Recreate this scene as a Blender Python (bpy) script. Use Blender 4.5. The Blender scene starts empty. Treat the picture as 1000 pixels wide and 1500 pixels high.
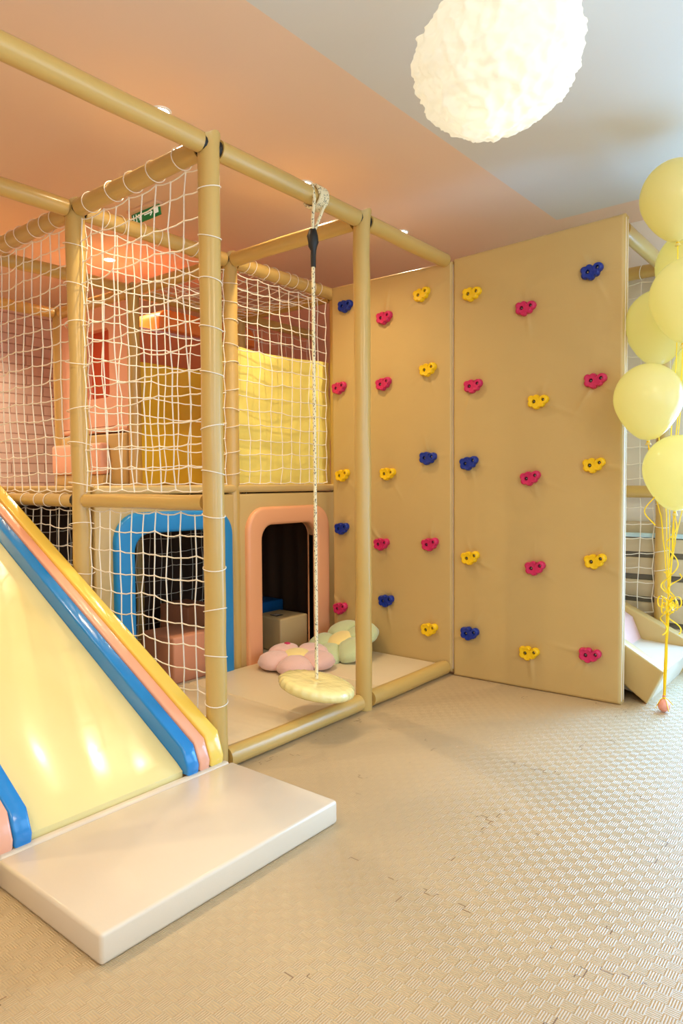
import bpy, bmesh, math, random
from mathutils import Vector, Matrix, noise
random.seed(7)
R = math.radians
C = bpy.context.scene.collection
SPOT, DOOR, SKY, DAY, PT, EXPO = 60, 130, 190, 38, 40, 0.0
GLOW, BULB = .17, 1.1
ORG = {}          # thing / part name -> world origin its mesh is written from

# ------------------------------------------------------------------ materials
def srgb(r, g, b):
    f = lambda c: (c/255/12.92) if c/255 <= .04045 else ((c/255+.055)/1.055)**2.4
    return (f(r), f(g), f(b), 1)

def mat(name, col, rough=.5, coat=0, spec=.5, bump=0, bscale=60, wr=0, wscale=4, metal=0, var=0, sheen=0, sub=0, trans=0):
    m = bpy.data.materials.new(name); m.use_nodes = True
    nt = m.node_tree; b = nt.nodes['Principled BSDF']
    b.inputs['Base Color'].default_value = col
    b.inputs['Roughness'].default_value = rough
    b.inputs['Specular IOR Level'].default_value = spec
    b.inputs['Metallic'].default_value = metal
    b.inputs['Coat Weight'].default_value = coat
    b.inputs['Coat Roughness'].default_value = .12
    b.inputs['Sheen Weight'].default_value = sheen
    if sub:
        b.inputs['Subsurface Weight'].default_value = sub
        b.inputs['Subsurface Radius'].default_value = (.05, .04, .02)
    N = nt.nodes.new; L = nt.links.new
    tc = N('ShaderNodeTexCoord')
    last = None
    for sc, st, dist in ((bscale, bump, .002), (wscale, wr, .02)):
        if st:
            n = N('ShaderNodeTexNoise'); n.inputs['Scale'].default_value = sc; n.inputs['Detail'].default_value = 3
            L(tc.outputs['Object'], n.inputs['Vector'])
            bu = N('ShaderNodeBump'); bu.inputs['Strength'].default_value = st; bu.inputs['Distance'].default_value = dist
            L(n.outputs['Fac'], bu.inputs['Height'])
            if last: L(last.outputs['Normal'], bu.inputs['Normal'])
            last = bu
    if last:
        L(last.outputs['Normal'], b.inputs['Normal'])
        if coat: L(last.outputs['Normal'], b.inputs['Coat Normal'])
    if var:
        n = N('ShaderNodeTexNoise'); n.inputs['Scale'].default_value = 2.2; n.inputs['Detail'].default_value = 4
        L(tc.outputs['Object'], n.inputs['Vector'])
        mx = N('ShaderNodeMix'); mx.data_type = 'RGBA'
        mx.inputs['A'].default_value = tuple(c*(1-var) for c in col[:3])+(1,)
        mx.inputs['B'].default_value = tuple(min(1, c*(1+var)) for c in col[:3])+(1,)
        L(n.outputs['Fac'], mx.inputs['Factor']); L(mx.outputs['Result'], b.inputs['Base Color'])
    if trans:
        out = nt.nodes['Material Output']
        t = N('ShaderNodeBsdfTranslucent'); t.inputs['Color'].default_value = col
        ms = N('ShaderNodeMixShader'); ms.inputs['Fac'].default_value = trans
        L(b.outputs[0], ms.inputs[1]); L(t.outputs[0], ms.inputs[2]); L(ms.outputs[0], out.inputs['Surface'])
    return m

def emit(name, col, s):
    m = bpy.data.materials.new(name); m.use_nodes = True
    b = m.node_tree.nodes['Principled BSDF']
    b.inputs['Base Color'].default_value = col
    b.inputs['Emission Color'].default_value = col
    b.inputs['Emission Strength'].default_value = s
    return m

TAN = srgb(201, 169, 108)
M = dict(
    tube=mat('tube_vinyl', srgb(202, 166, 94), .3, .25, bump=.12, bscale=220, wr=.12, wscale=9),
    tan=mat('tan_vinyl', TAN, .42, .08, bump=.25, bscale=260, wr=.2, wscale=5, var=.03),
    tanpad=mat('tan_pad_vinyl', srgb(224, 204, 168), .4, .1, bump=.2, bscale=240, wr=.25, wscale=6, var=.03),
    cream=mat('cream_vinyl', srgb(224, 208, 184), .3, .25, bump=.1, bscale=200, wr=.14, wscale=5, var=.02),
    yellow=mat('yellow_vinyl', srgb(244, 204, 64), .2, .55, bump=.05, bscale=160, wr=.1, wscale=4),
    slidebed=mat('pale_yellow_slide_vinyl', srgb(234, 217, 152), .22, .45, bump=.02, bscale=160, wr=.05, wscale=3.5),
    railyel=mat('golden_yellow_vinyl', srgb(244, 208, 92), .2, .6, wr=.1, wscale=5),
    blue=mat('blue_vinyl', srgb(8, 128, 200), .22, .5, wr=.1, wscale=6),
    pink=mat('pink_vinyl', srgb(240, 172, 140), .25, .45, wr=.1, wscale=6),
    trimpink=mat('salmon_trim_vinyl', srgb(232, 164, 118), .38, .15, bump=.15, bscale=240, wr=.1, wscale=6),
    trimblue=mat('blue_trim_vinyl', srgb(0, 132, 200), .38, .15, bump=.15, bscale=240, wr=.1, wscale=6),
    panelpink=mat('pink_panel_vinyl', srgb(236, 176, 150), .42, .1, wr=.12, wscale=5),
    red=mat('red_orange_vinyl', srgb(196, 74, 34), .45, .05),
    orange=mat('orange_vinyl', srgb(246, 140, 64), .4, .1, wr=.1),
    orangedark=mat('terracotta_vinyl', srgb(212, 118, 76), .45, .05, wr=.1),
    yelwall=mat('yellow_cover_vinyl', srgb(244, 224, 118), .45, .05, bump=.15, wr=.6, wscale=4),
    net=mat('net_cord', srgb(245, 236, 220), .8),
    brown=mat('unlit_house_brown', srgb(70, 46, 28), .8),  # brown darkened to read as unlit interior
    salmon=mat('salmon_block_vinyl', srgb(206, 138, 104), .5, wr=.1),
    beigeblock=mat('beige_block_vinyl', srgb(190, 164, 116), .5, wr=.1),
    navy=mat('deep_blue_block_vinyl', srgb(8, 84, 140), .5, wr=.1),
    black=mat('black', srgb(14, 13, 12), .55),
    tape=mat('black_tape', srgb(18, 17, 16), .45, bump=.6, bscale=90),
    white=mat('white_paint', srgb(240, 238, 232), .5),
    grey=mat('grey_marks', srgb(200, 190, 170), .5),
    plushpink=mat('pink_plush', srgb(232, 190, 180), .95, sheen=.5, bump=.9, bscale=130, wr=.3, wscale=14),
    plushgreen=mat('green_plush', srgb(196, 206, 156), .95, sheen=.5, bump=.9, bscale=130, wr=.3, wscale=14),
    plushyel=mat('yellow_plush', srgb(246, 222, 142), .95, sheen=.4, bump=.8, bscale=130),
    swing=mat('pale_yellow_swing_vinyl', srgb(246, 230, 158), .22, .5, wr=.35, wscale=14),
    hy=mat('hold_yellow', srgb(244, 196, 8), .4, bump=.3, bscale=400),
    hp=mat('hold_pink', srgb(204, 34, 92), .4, bump=.3, bscale=400),
    hb=mat('hold_blue', srgb(10, 44, 140), .35, bump=.3, bscale=400),
    steel=mat('steel_bolt', srgb(170, 168, 165), .35, metal=1),
    balloon=mat('yellow_latex', srgb(254, 241, 176), .22, .3, trans=.55),
    ribbon=mat('yellow_ribbon', srgb(255, 214, 20), .25, .3),
    weight=mat('peach_latex', srgb(248, 168, 146), .25, .3),
    slideoff=mat('off_white_vinyl', srgb(236, 226, 208), .3, .25, wr=.15, wscale=5),
    babypink=mat('baby_pink_vinyl', srgb(240, 196, 190), .3, .25, wr=.12),
    green=emit('exit_green', srgb(20, 120, 60), .15),
    signwhite=emit('exit_white', srgb(230, 236, 225), .35),
    housing=mat('sign_housing', srgb(226, 190, 160), .5),
    lens=emit('downlight_glow', (1, .86, .66, 1), 30),
    cover=mat('radiator_cover_paint', srgb(206, 186, 154), .5),
    slot=mat('slot_grey', srgb(112, 104, 92), .6),
    sky=mat('daylit_edge_blue', srgb(196, 226, 240), .3, .2),  # daylight tint put into the base colour
    frame=mat('window_frame_white', srgb(240, 240, 238), .4),
)

# rope: pale braid with dark flecks
def rope_mat():
    m = mat('flecked_rope', srgb(238, 224, 184), .75)
    nt = m.node_tree; N = nt.nodes.new; L = nt.links.new; b = nt.nodes['Principled BSDF']
    tc = N('ShaderNodeTexCoord'); mp = N('ShaderNodeMapping'); mp.inputs['Scale'].default_value = (170, 170, 70)
    L(tc.outputs['Object'], mp.inputs['Vector'])
    v = N('ShaderNodeTexVoronoi'); v.inputs['Scale'].default_value = 1.0; L(mp.outputs[0], v.inputs['Vector'])
    r = N('ShaderNodeMath'); r.operation = 'LESS_THAN'; r.inputs[1].default_value = .30
    L(v.outputs['Distance'], r.inputs[0])
    mx = N('ShaderNodeMix'); mx.data_type = 'RGBA'
    mx.inputs['A'].default_value = srgb(238, 224, 184); mx.inputs['B'].default_value = srgb(40, 34, 30)
    L(r.outputs[0], mx.inputs['Factor']); L(mx.outputs['Result'], b.inputs['Base Color'])
    return m
M['rope'] = rope_mat()

# ------------------------------------------------------------------ mesh helpers
class MB:
    def __init__(s): s.bm = bmesh.new()
    def merge(s, b):
        me = bpy.data.meshes.new('tmp'); b.to_mesh(me); b.free(); s.bm.from_mesh(me); bpy.data.meshes.remove(me); return s
    def box(s, x0, x1, y0, y1, z0, z1, bev=0, seg=2):
        b = bmesh.new(); bmesh.ops.create_cube(b, size=1)
        for v in b.verts:
            v.co = Vector(((x0+x1)/2+v.co.x*(x1-x0), (y0+y1)/2+v.co.y*(y1-y0), (z0+z1)/2+v.co.z*(z1-z0)))
        if bev: bmesh.ops.bevel(b, geom=b.edges[:], offset=bev, segments=seg, affect='EDGES', profile=.5)
        return s.merge(b)
    def prism(s, pts, axis, lo, hi, bev=0, seg=2):
        """2-D outline extruded along axis; outline coordinates are the two other axes in xyz order"""
        b = bmesh.new()
        def co(p, t):
            l = list(p); l.insert(axis, t); return Vector(l)
        a = [b.verts.new(co(p, lo)) for p in pts]; c = [b.verts.new(co(p, hi)) for p in pts]
        n = len(pts)
        f0 = b.faces.new(a); f1 = b.faces.new(c[::-1])
        for i in range(n): b.faces.new([a[(i+1) % n], a[i], c[i], c[(i+1) % n]])
        bmesh.ops.recalc_face_normals(b, faces=b.faces[:])
        if bev:
            ed = [e for f in (f0, f1) for e in f.edges]
            bmesh.ops.bevel(b, geom=list(set(ed)), offset=bev, segments=seg, affect='EDGES', profile=.5)
        bmesh.ops.triangulate(b, faces=[f for f in b.faces if len(f.verts) > 8])
        return s.merge(b)
    def path(s, pts, r, n=8, closed=False, caps=True):
        b = s.bm; pts = [Vector(p) for p in pts]; rr = r if isinstance(r, (list, tuple)) else [r]*len(pts)
        N = len(pts); up = None; rings = []
        for i, p in enumerate(pts):
            if closed: t = pts[(i+1) % N]-pts[i-1]
            else: t = pts[min(i+1, N-1)]-pts[max(i-1, 0)]
            t.normalize()
            if up is None: up = t.orthogonal().normalized()
            else:
                up = up-t*up.dot(t)
                up = up.normalized() if up.length > 1e-6 else t.orthogonal().normalized()
            w = t.cross(up)
            rings.append([b.verts.new(p+(up*math.cos(2*math.pi*k/n)+w*math.sin(2*math.pi*k/n))*rr[i]) for k in range(n)])
        for i in range(N if closed else N-1):
            A, B = rings[i], rings[(i+1) % N]
            for k in range(n): b.faces.new([A[k], A[(k+1) % n], B[(k+1) % n], B[k]])
        if caps and not closed:
            b.faces.new(rings[0][::-1]); b.faces.new(rings[-1])
        return s
    def tube(s, p0, p1, r, n=20, step=None):
        p0 = Vector(p0); p1 = Vector(p1)
        return s.path([p0, p0.lerp(p1, .02), p0.lerp(p1, .98), p1], [r*.96, r, r, r*.96], n)
    def lathe(s, prof, c, n=24, axis=2):
        b = s.bm; rings = []
        c = Vector(c)
        for (r, h) in prof:
            if r < 1e-6:
                l = [0, 0]; l.insert(axis, h); rings.append([b.verts.new(c+Vector(l))]); continue
            ring = []
            for k in range(n):
                a = 2*math.pi*k/n; l = [r*math.cos(a), r*math.sin(a)]; l.insert(axis, h)
                ring.append(b.verts.new(c+Vector(l)))
            rings.append(ring)
        for A, B in zip(rings, rings[1:]):
            for k in range(n):
                a0, a1 = A[k % len(A)], A[(k+1) % n % len(A)]; b0, b1 = B[k % len(B)], B[(k+1) % n % len(B)]
                vs = []
                for v in (a0, a1, b1, b0):
                    if v not in vs: vs.append(v)
                if len(vs) > 2: b.faces.new(vs)
        bmesh.ops.recalc_face_normals(b, faces=b.faces[:])
        return s
    def xform(s, m):
        bmesh.ops.transform(s.bm, matrix=m, verts=s.bm.verts[:]); return s
    def mesh(s, name, org=Vector((0, 0, 0)), ang=40):
        me = bpy.data.meshes.new(name)
        bmesh.ops.translate(s.bm, vec=-Vector(org), verts=s.bm.verts[:])
        s.bm.to_mesh(me); s.bm.free()
        for p in me.polygons: p.use_smooth = True
        me.set_sharp_from_angle(angle=R(ang))
        return me

def tag(o, label, cat, group=None):
    o['label'] = label; o['category'] = cat
    if group: o['group'] = group
    return o
def thing(name, label, cat, loc, group=None):
    o = bpy.data.objects.new(name, None); o.empty_display_size = .05; C.objects.link(o)
    o.location = loc; ORG[o.name] = Vector(loc)
    return tag(o, label, cat, group)
def part(name, mb, m, parent, label=None, ang=40):
    org = ORG[parent.name]
    o = bpy.data.objects.new(name, mb.mesh(name, org, ang)); C.objects.link(o)
    o.data.materials.append(M[m] if isinstance(m, str) else m)
    o.parent = parent; ORG[o.name] = org
    if label: o['label'] = label
    return o
def solo(name, mb, m, label, cat, loc, group=None, ang=40):
    o = bpy.data.objects.new(name, mb.mesh(name, Vector(loc), ang)); C.objects.link(o)
    o.location = loc; o.data.materials.append(M[m] if isinstance(m, str) else m); ORG[o.name] = Vector(loc)
    return tag(o, label, cat, group)
def struct(name, mb, m, parent=None):
    o = bpy.data.objects.new(name, mb.mesh(name)); C.objects.link(o)
    o.data.materials.append(M[m] if isinstance(m, str) else m)
    o['kind'] = 'structure'
    if parent: o.parent = parent
    ORG[o.name] = Vector((0, 0, 0))
    return o

# ------------------------------------------------------------------ room shell
XL, XR, YB, YF, ZC = -6.8, 1.7, -3.2, 5.06, 3.05

def floor_mat():
    m = bpy.data.materials.new('foam_tile_floor'); m.use_nodes = True
    nt = m.node_tree; N = nt.nodes.new; L = nt.links.new; b = nt.nodes['Principled BSDF']
    b.inputs['Roughness'].default_value = .44; b.inputs['Specular IOR Level'].default_value = 1.0
    geo = N('ShaderNodeNewGeometry'); sep = N('ShaderNodeSeparateXYZ'); L(geo.outputs['Position'], sep.inputs[0])
    def mth(op, a, b_=None, c=None):
        n = N('ShaderNodeMath'); n.operation = op
        for i, v in enumerate((a, b_, c)):
            if v is None: continue
            if isinstance(v, (int, float)): n.inputs[i].default_value = v
            else: L(v, n.inputs[i])
        return n.outputs[0]
    X, Y = sep.outputs['X'], sep.outputs['Y']
    s = .53/16; T = .53
    u = mth('DIVIDE', mth('ADD', X, 1.13+40*T), s); v = mth('DIVIDE', mth('ADD', Y, -1.75+40*T), s)
    par = mth('MODULO', mth('ADD', mth('FLOOR', u), mth('FLOOR', v)), 2.0)      # 0 / 1 check
    ru = mth('ABSOLUTE', mth('SINE', mth('MULTIPLY', mth('FRACT', u), math.pi*5)))
    rv = mth('ABSOLUTE', mth('SINE', mth('MULTIPLY', mth('FRACT', v), math.pi*5)))
    ridge = mth('ADD', mth('MULTIPLY', ru, par), mth('MULTIPLY', rv, mth('SUBTRACT', 1.0, par)))
    # interlocking seams: a toothed line along every tile edge
    def seam(a, c):     # a = coordinate across, c = coordinate along
        tooth = mth('SUBTRACT', mth('MULTIPLY', mth('GREATER_THAN', mth('SINE', mth('MULTIPLY', c, 2*math.pi*8/T)), 0.0), .018), .009)
        d = mth('ABSOLUTE', mth('SUBTRACT', mth('MULTIPLY', mth('SUBTRACT', mth('FRACT', mth('ADD', mth('DIVIDE', a, T), .5)), .5), T), tooth))
        line = mth('LESS_THAN', d, .0016)
        # flanks of the teeth
        ph = mth('ABSOLUTE', mth('SUBTRACT', mth('FRACT', mth('MULTIPLY', c, 16/T)), .5))
        fl = mth('GREATER_THAN', ph, .472)
        near = mth('LESS_THAN', mth('ABSOLUTE', mth('MULTIPLY', mth('SUBTRACT', mth('FRACT', mth('ADD', mth('DIVIDE', a, T), .5)), .5), T)), .010)
        return mth('MAXIMUM', line, mth('MULTIPLY', fl, near))
    a = mth('ADD', X, 1.13+40*T); c = mth('ADD', Y, -1.75+40*T)
    sm = mth('MAXIMUM', seam(a, c), seam(c, a))
    # seams open up unevenly
    n2 = N('ShaderNodeTexNoise'); n2.inputs['Scale'].default_value = 9; n2.inputs['Detail'].default_value = 2; L(geo.outputs['Position'], n2.inputs['Vector'])
    sm = mth('MULTIPLY', sm, mth('GREATER_THAN', n2.outputs['Fac'], .60))
    n3 = N('ShaderNodeTexNoise'); n3.inputs['Scale'].default_value = 1.4; L(geo.outputs['Position'], n3.inputs['Vector'])
    base = N('ShaderNodeMix'); base.data_type = 'RGBA'
    base.inputs['A'].default_value = srgb(190, 163, 122); base.inputs['B'].default_value = srgb(198, 171, 130)
    L(n3.outputs['Fac'], base.inputs['Factor'])
    dk = N('ShaderNodeMix'); dk.data_type = 'RGBA'; dk.inputs['B'].default_value = srgb(128, 92, 56)
    L(base.outputs['Result'], dk.inputs['A']); L(sm, dk.inputs['Factor'])
    L(dk.outputs['Result'], b.inputs['Base Color'])
    h = mth('SUBTRACT', ridge, mth('MULTIPLY', sm, 2.0))
    bu = N('ShaderNodeBump'); bu.inputs['Strength'].default_value = 1; bu.inputs['Distance'].default_value = .0012
    L(h, bu.inputs['Height']); L(bu.outputs['Normal'], b.inputs['Normal'])
    return m
fl = MB().box(XL, XR, YB, YF, -.1, 0)
struct('floor', fl, floor_mat())

def ceil_mat():
    m = bpy.data.materials.new('painted_ceiling'); m.use_nodes = True
    nt = m.node_tree; N = nt.nodes.new; L = nt.links.new; b = nt.nodes['Principled BSDF']
    b.inputs['Roughness'].default_value = .85; b.inputs['Specular IOR Level'].default_value = .2
    geo = N('ShaderNodeNewGeometry'); sep = N('ShaderNodeSeparateXYZ'); L(geo.outputs['Position'], sep.inputs[0])
    def mth(op, a, v):
        n = N('ShaderNodeMath'); n.operation = op; L(a, n.inputs[0])
        if isinstance(v, (int, float)): n.inputs[1].default_value = v
        else: L(v, n.inputs[1])
        return n.outputs[0]
    # pale blue-grey field inside the pink border; its left edge is very slightly askew
    xs = mth('ADD', sep.outputs['X'], 0.0)
    sk = mth('MULTIPLY', mth('ADD', sep.outputs['Y'], -4.67), .022)
    a = mth('GREATER_THAN', mth('SUBTRACT', xs, sk), -1.862)
    c = mth('LESS_THAN', sep.outputs['Y'], 4.672)
    d = mth('LESS_THAN', sep.outputs['X'], 1.2)
    e = mth('MULTIPLY', mth('MULTIPLY', a, c), d)
    mx = N('ShaderNodeMix'); mx.data_type = 'RGBA'
    mx.inputs['A'].default_value = srgb(238, 208, 182); mx.inputs['B'].default_value = srgb(220, 217, 210)
    L(e, mx.inputs['Factor']); L(mx.outputs['Result'], b.inputs['Base Color'])
    n = N('ShaderNodeTexNoise'); n.inputs['Scale'].default_value = 180; L(geo.outputs['Position'], n.inputs['Vector'])
    bu = N('ShaderNodeBump'); bu.inputs['Strength'].default_value = .1; bu.inputs['Distance'].default_value = .002
    L(n.outputs['Fac'], bu.inputs['Height']); L(bu.outputs['Normal'], b.inputs['Normal'])
    return m
struct('ceiling', MB().box(XL, XR, YB, YF, ZC, ZC+.12), ceil_mat())

def brick_mat():
    m = bpy.data.materials.new('pink_brick_wall'); m.use_nodes = True
    nt = m.node_tree; N = nt.nodes.new; L = nt.links.new; b = nt.nodes['Principled BSDF']
    b.inputs['Roughness'].default_value = .7
    geo = N('ShaderNodeNewGeometry'); sep = N('ShaderNodeSeparateXYZ'); L(geo.outputs['Position'], sep.inputs[0])
    cb = N('ShaderNodeCombineXYZ'); L(sep.outputs['Y'], cb.inputs['X']); L(sep.outputs['Z'], cb.inputs['Y'])
    br = N('ShaderNodeTexBrick'); L(cb.outputs[0], br.inputs['Vector'])
    br.inputs['Scale'].default_value = 1; br.inputs['Brick Width'].default_value = .34; br.inputs['Row Height'].default_value = .098
    br.inputs['Mortar Size'].default_value = .007; br.inputs['Mortar Smooth'].default_value = .4
    br.inputs['Color1'].default_value = srgb(242, 216, 206); br.inputs['Color2'].default_value = srgb(238, 210, 200)
    br.inputs['Mortar'].default_value = srgb(212, 172, 160)
    L(br.outputs['Color'], b.inputs['Base Color'])
    bu = N('ShaderNodeBump'); bu.inputs['Strength'].default_value = 1; bu.inputs['Distance'].default_value = .012; bu.invert = True
    L(br.outputs['Fac'], bu.inputs['Height']); L(bu.outputs['Normal'], b.inputs['Normal'])
    return m
struct('wall_left', MB().box(XL-.12, XL, YB, YF, 0, ZC), brick_mat())
wm = mat('back_wall_paint', srgb(236, 228, 218), .85, spec=.2)
pm = mat('pink_wall_paint', srgb(226, 176, 158), .85, spec=.2)
DX, DZ = (-1.0, 1.1), (.06, 2.3)          # tall glazed opening at the right of the back wall
struct('wall_back', MB().box(-2.6, DX[0], YF, YF+.12, 0, ZC).box(DX[1], XR, YF, YF+.12, 0, ZC).box(DX[0], DX[1], YF, YF+.12, DZ[1], ZC).box(DX[0], DX[1], YF, YF+.12, 0, DZ[0]), wm)
gd = MB()
for xx in (DX[0], (DX[0]+DX[1])/2-.025, DX[1]-.05): gd.box(xx, xx+.05, YF+.03, YF+.08, DZ[0], DZ[1])
gd.box(DX[0], DX[1], YF+.03, YF+.08, DZ[0], DZ[0]+.05).box(DX[0], DX[1], YF+.03, YF+.08, DZ[1]-.05, DZ[1])
struct('window_4', gd, 'frame')
struct('wall_back_pink', MB().box(XL, -2.6, YF, YF+.12, 0, ZC), pm)
struct('wall_front', MB().box(XL, XR, YB-.12, YB, 0, ZC), wm)
# right wall with three window openings that let the daylight in
WIN = [(-2.4, -.6), (.3, 2.1), (2.75, 4.75)]; WZ = (.55, 2.6)
w = MB(); y0 = YB
for a, c in WIN:
    w.box(XR, XR+.2, y0, a, 0, ZC); w.box(XR, XR+.2, a, c, 0, WZ[0]); w.box(XR, XR+.2, a, c, WZ[1], ZC); y0 = c
w.box(XR, XR+.2, y0, YF, 0, ZC)
struct('wall_right', w, wm)
for i, (a, c) in enumerate(WIN):
    f = MB(); z0, z1 = WZ; t = .05
    f.box(XR+.06, XR+.12, a, c, z0, z0+t).box(XR+.06, XR+.12, a, c, z1-t, z1)
    for yy in (a, (a+c)/2-t/2, c-t): f.box(XR+.06, XR+.12, yy, yy+t, z0, z1)
    struct('window_%d' % (i+1), f, 'frame')

# ------------------------------------------------------------------ the padded climbing frame
XA, XB_, XC_, XD = -2.27, -3.32, -4.37, -5.42
Y1, Y2, Y3, Y4 = 1.935, 2.99, 4.045, 4.95
ZB = 2.663; RP = .046
fr = thing('climbing_structure', 'tan padded tube frame of posts and beams holding up the indoor climbing structure', 'climbing frame', (XA, Y1, 0))
def post(x, y, zt=2.705, r=RP, wob=0):
    mb = MB(); pts = []; rad = []
    zs = [0, .01]+[zt*k/24 for k in range(1, 23)]+[zt-.07, zt-.02, zt]
    for z in zs:
        n1 = noise.noise(Vector((x*3, y*3, z*5)))*.004*(1+wob); n2 = noise.noise(Vector((x*3+9, y*3, z*5)))*.004*(1+wob)
        pts.append((x+n1, y+n2, z)); rad.append(r*(1+.25*wob*noise.noise(Vector((x, y+7, z*2.4)))))
    rad[-1] *= 1.14; rad[-2] *= 1.05
    mb.path(pts, rad, 22, caps=False)
    for v in mb.bm.verts:           # the vinyl sleeve ends in an uneven open mouth
        if v.co.z > zt-.005: v.co.z += .010*math.sin(3*math.atan2(v.co.y-y, v.co.x-x)+x*5)
    mb.path([(x, y, 0), (x, y, .01)], r*.9, 16); mb.path([(x, y, zt-.05), (x, y, zt-.045)], r*.99, 16)
    p = part('post', mb, 'tube', fr, ang=60)
    # dark gap where the beams butt against the sleeve
    return p
for (x, y, wob) in ((XA, .8, 0), (XA, Y1, 0), (XA, Y2, 0), (XB_, Y1, .6), (XB_, Y2, .1), (XC_, Y1, 0), (XC_, Y2, 0), (XD, Y2, 0),
                    (XB_, Y3, 0), (XC_, Y3, 0), (-1.225, Y4, 0), (-2.27, Y4, 0)):
    post(x, y, wob=wob)
GAP = .05
def beam(p0, p1, r=RP*.94, name='beam'):
    p0 = Vector(p0); p1 = Vector(p1); d = (p1-p0).normalized()
    mb = MB(); n = 16; pts = []; rad = []
    for k in range(n+1):
        q = p0.lerp(p1, k/n)
        q = q+Vector((0, 0, 1))*noise.noise(q*2.3)*.005
        pts.append(q); rad.append(r*(1+.05*noise.noise(q*4.1)))
    o = part(name, mb.path(pts, rad, 20), 'tube', fr, ang=60)
    return o
def joint(p, d):
    """black steel clamp peeping out between two sleeves"""
    mb = MB(); p = Vector(p); d = Vector(d)
    mb.path([p, p+d*.056], .036, 14)
    part('clamp', mb, 'black', fr, 'black clamp inside the corner joint')
def beams_y(x, cuts, z=ZB):
    for a, c in zip(cuts, cuts[1:]): beam((x, a+GAP, z), (x, c-GAP, z))
def beams_x(y, cuts, z=ZB, r=RP*.94):
    for a, c in zip(cuts, cuts[1:]): beam((a+GAP, y, z), (c-GAP, y, z), r)
beams_y(XA, [.8-GAP, Y1, Y2, 3.87+GAP-.005])
beams_y(XB_, [.8, Y1, Y2, Y3])
beams_y(XC_, [.8, Y1, Y2, Y3, 5.0])
beams_y(XD, [1.0, Y2])
beams_x(Y1, [XD, XC_, XB_, XA])
beams_x(Y2, [XD, XC_, XB_, XA])
beams_x(Y3, [XC_, XB_])
beams_y(-1.225, [3.98, Y4]); beams_x(Y4, [-2.27, -1.225])
beams_x(Y4, [-2.27, -1.225], 1.18)
beams_x(Y1, [XC_, XB_, XA], 1.17, .035)
for p, d in (((XA, Y1, ZB), (0, 1, 0)), ((XA, Y1, ZB), (0, -1, 0)), ((XA, Y1, ZB), (-1, 0, 0)), ((XA, Y2, ZB), (0, 1, 0)), ((XA, Y2, ZB), (0, -1, 0)),
             ((XB_, Y1, ZB), (1, 0, 0)), ((XB_, Y1, ZB), (0, 1, 0)), ((XB_, Y2, ZB), (0, -1, 0)), ((XB_, Y1, 1.17), (-1, 0, 0))):
    joint(p, d)
for a, c in ((Y1, Y2), (Y2, 3.86+GAP)):
    beam((XA, a+GAP, .046), (XA, c-GAP, .046), RP*.98, 'base_tube')

# ------------------------------------------------------------------ floor pads, deck, house panels
pad = thing('swing_bay_mat', 'thin tan padded mat on the floor under the rope swing, inside the base tubes', 'mat', (-2.78, 2.9, 0))
mb = MB()
for a, c in ((1.6, 2.56), (2.565, 3.21), (3.215, 3.855)): mb.box(-3.262, -2.318, a if a > 1.7 else 1.93, c, 0, .07, .012, 3)
part('pad', mb, 'tanpad', pad)
hp = MB().box(-4.33, -3.35, 1.97, 4.05, 0, .05, .01)
solo('house_mat', hp, 'tanpad', 'tan padded floor inside the dark house below the deck', 'mat', (-3.9, 3, 0))

dk = thing('upper_deck', 'tan padded upper deck carried on the frame above the little house', 'deck', (-3.85, 2.9, 1.19))
part('platform', MB().box(-4.40, -3.275, 1.985, 4.05, 1.195, 1.245, .015, 3), 'tan', dk)
part('platform', MB().box(-5.40, -4.405, .9, 2.95, 1.195, 1.245, .015, 3), 'tan', dk)

def arc_outline(y0, y1, z0, z1, r, n=8, chamfer=1.0):
    pts = [(y0, z0)]
    for k in range(n+1):
        a = math.pi-(math.pi/2)*k/n; pts.append((y0+r+r*math.cos(a), z1-r+r*math.sin(a)))
    for k in range(n+1):
        a = math.pi/2-(math.pi/2)*k/n; pts.append((y1-r+r*math.cos(a), z1-r+r*math.sin(a)))
    pts.append((y1, z0)); return pts
def house_panel(y0, y1, oy0, oy1, iy0, iy1, m, name_label, trim_label):
    loc = (-3.31, (y0+y1)/2, .03)
    t = thing('playhouse_arch', name_label, 'panel', loc, 'arched house panels')
    inner = arc_outline(iy0, iy1, .03, .975, .10)
    outer = [(y0, .03), (y0, 1.187), (y1, 1.187), (y1, .03)]
    mb = MB().prism(outer+inner[::-1], 0, -3.345, -3.28, .012, 3)
    part('panel', mb, 'tan', t)
    o = arc_outline(oy0, oy1, .03, 1.096, .16); i2 = arc_outline(iy0, iy1, .03, .975, .10)
    part('arch_trim', MB().prism(o+i2[::-1], 0, -3.36, -3.247, .022, 4), m, t, trim_label)
    return t
house_panel(1.985, 2.965, 2.09, 2.93, 2.215, 2.80, 'trimblue', 'tan house panel with the bright blue arch around its doorway', 'bright blue arch trim')
house_panel(2.985, 4.0, 3.055, 3.875, 3.185, 3.735, 'trimpink', 'tan house panel with the salmon pink arch around its doorway', 'salmon pink arch trim')
cur = thing('shade_backdrop', 'dark brown curtain with the shade of the unlit house put into its colour', 'backdrop', (-4.33, 3, 0))  # added sheet; its dark colour stands for the shade below the deck
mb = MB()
b = mb.bm
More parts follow.
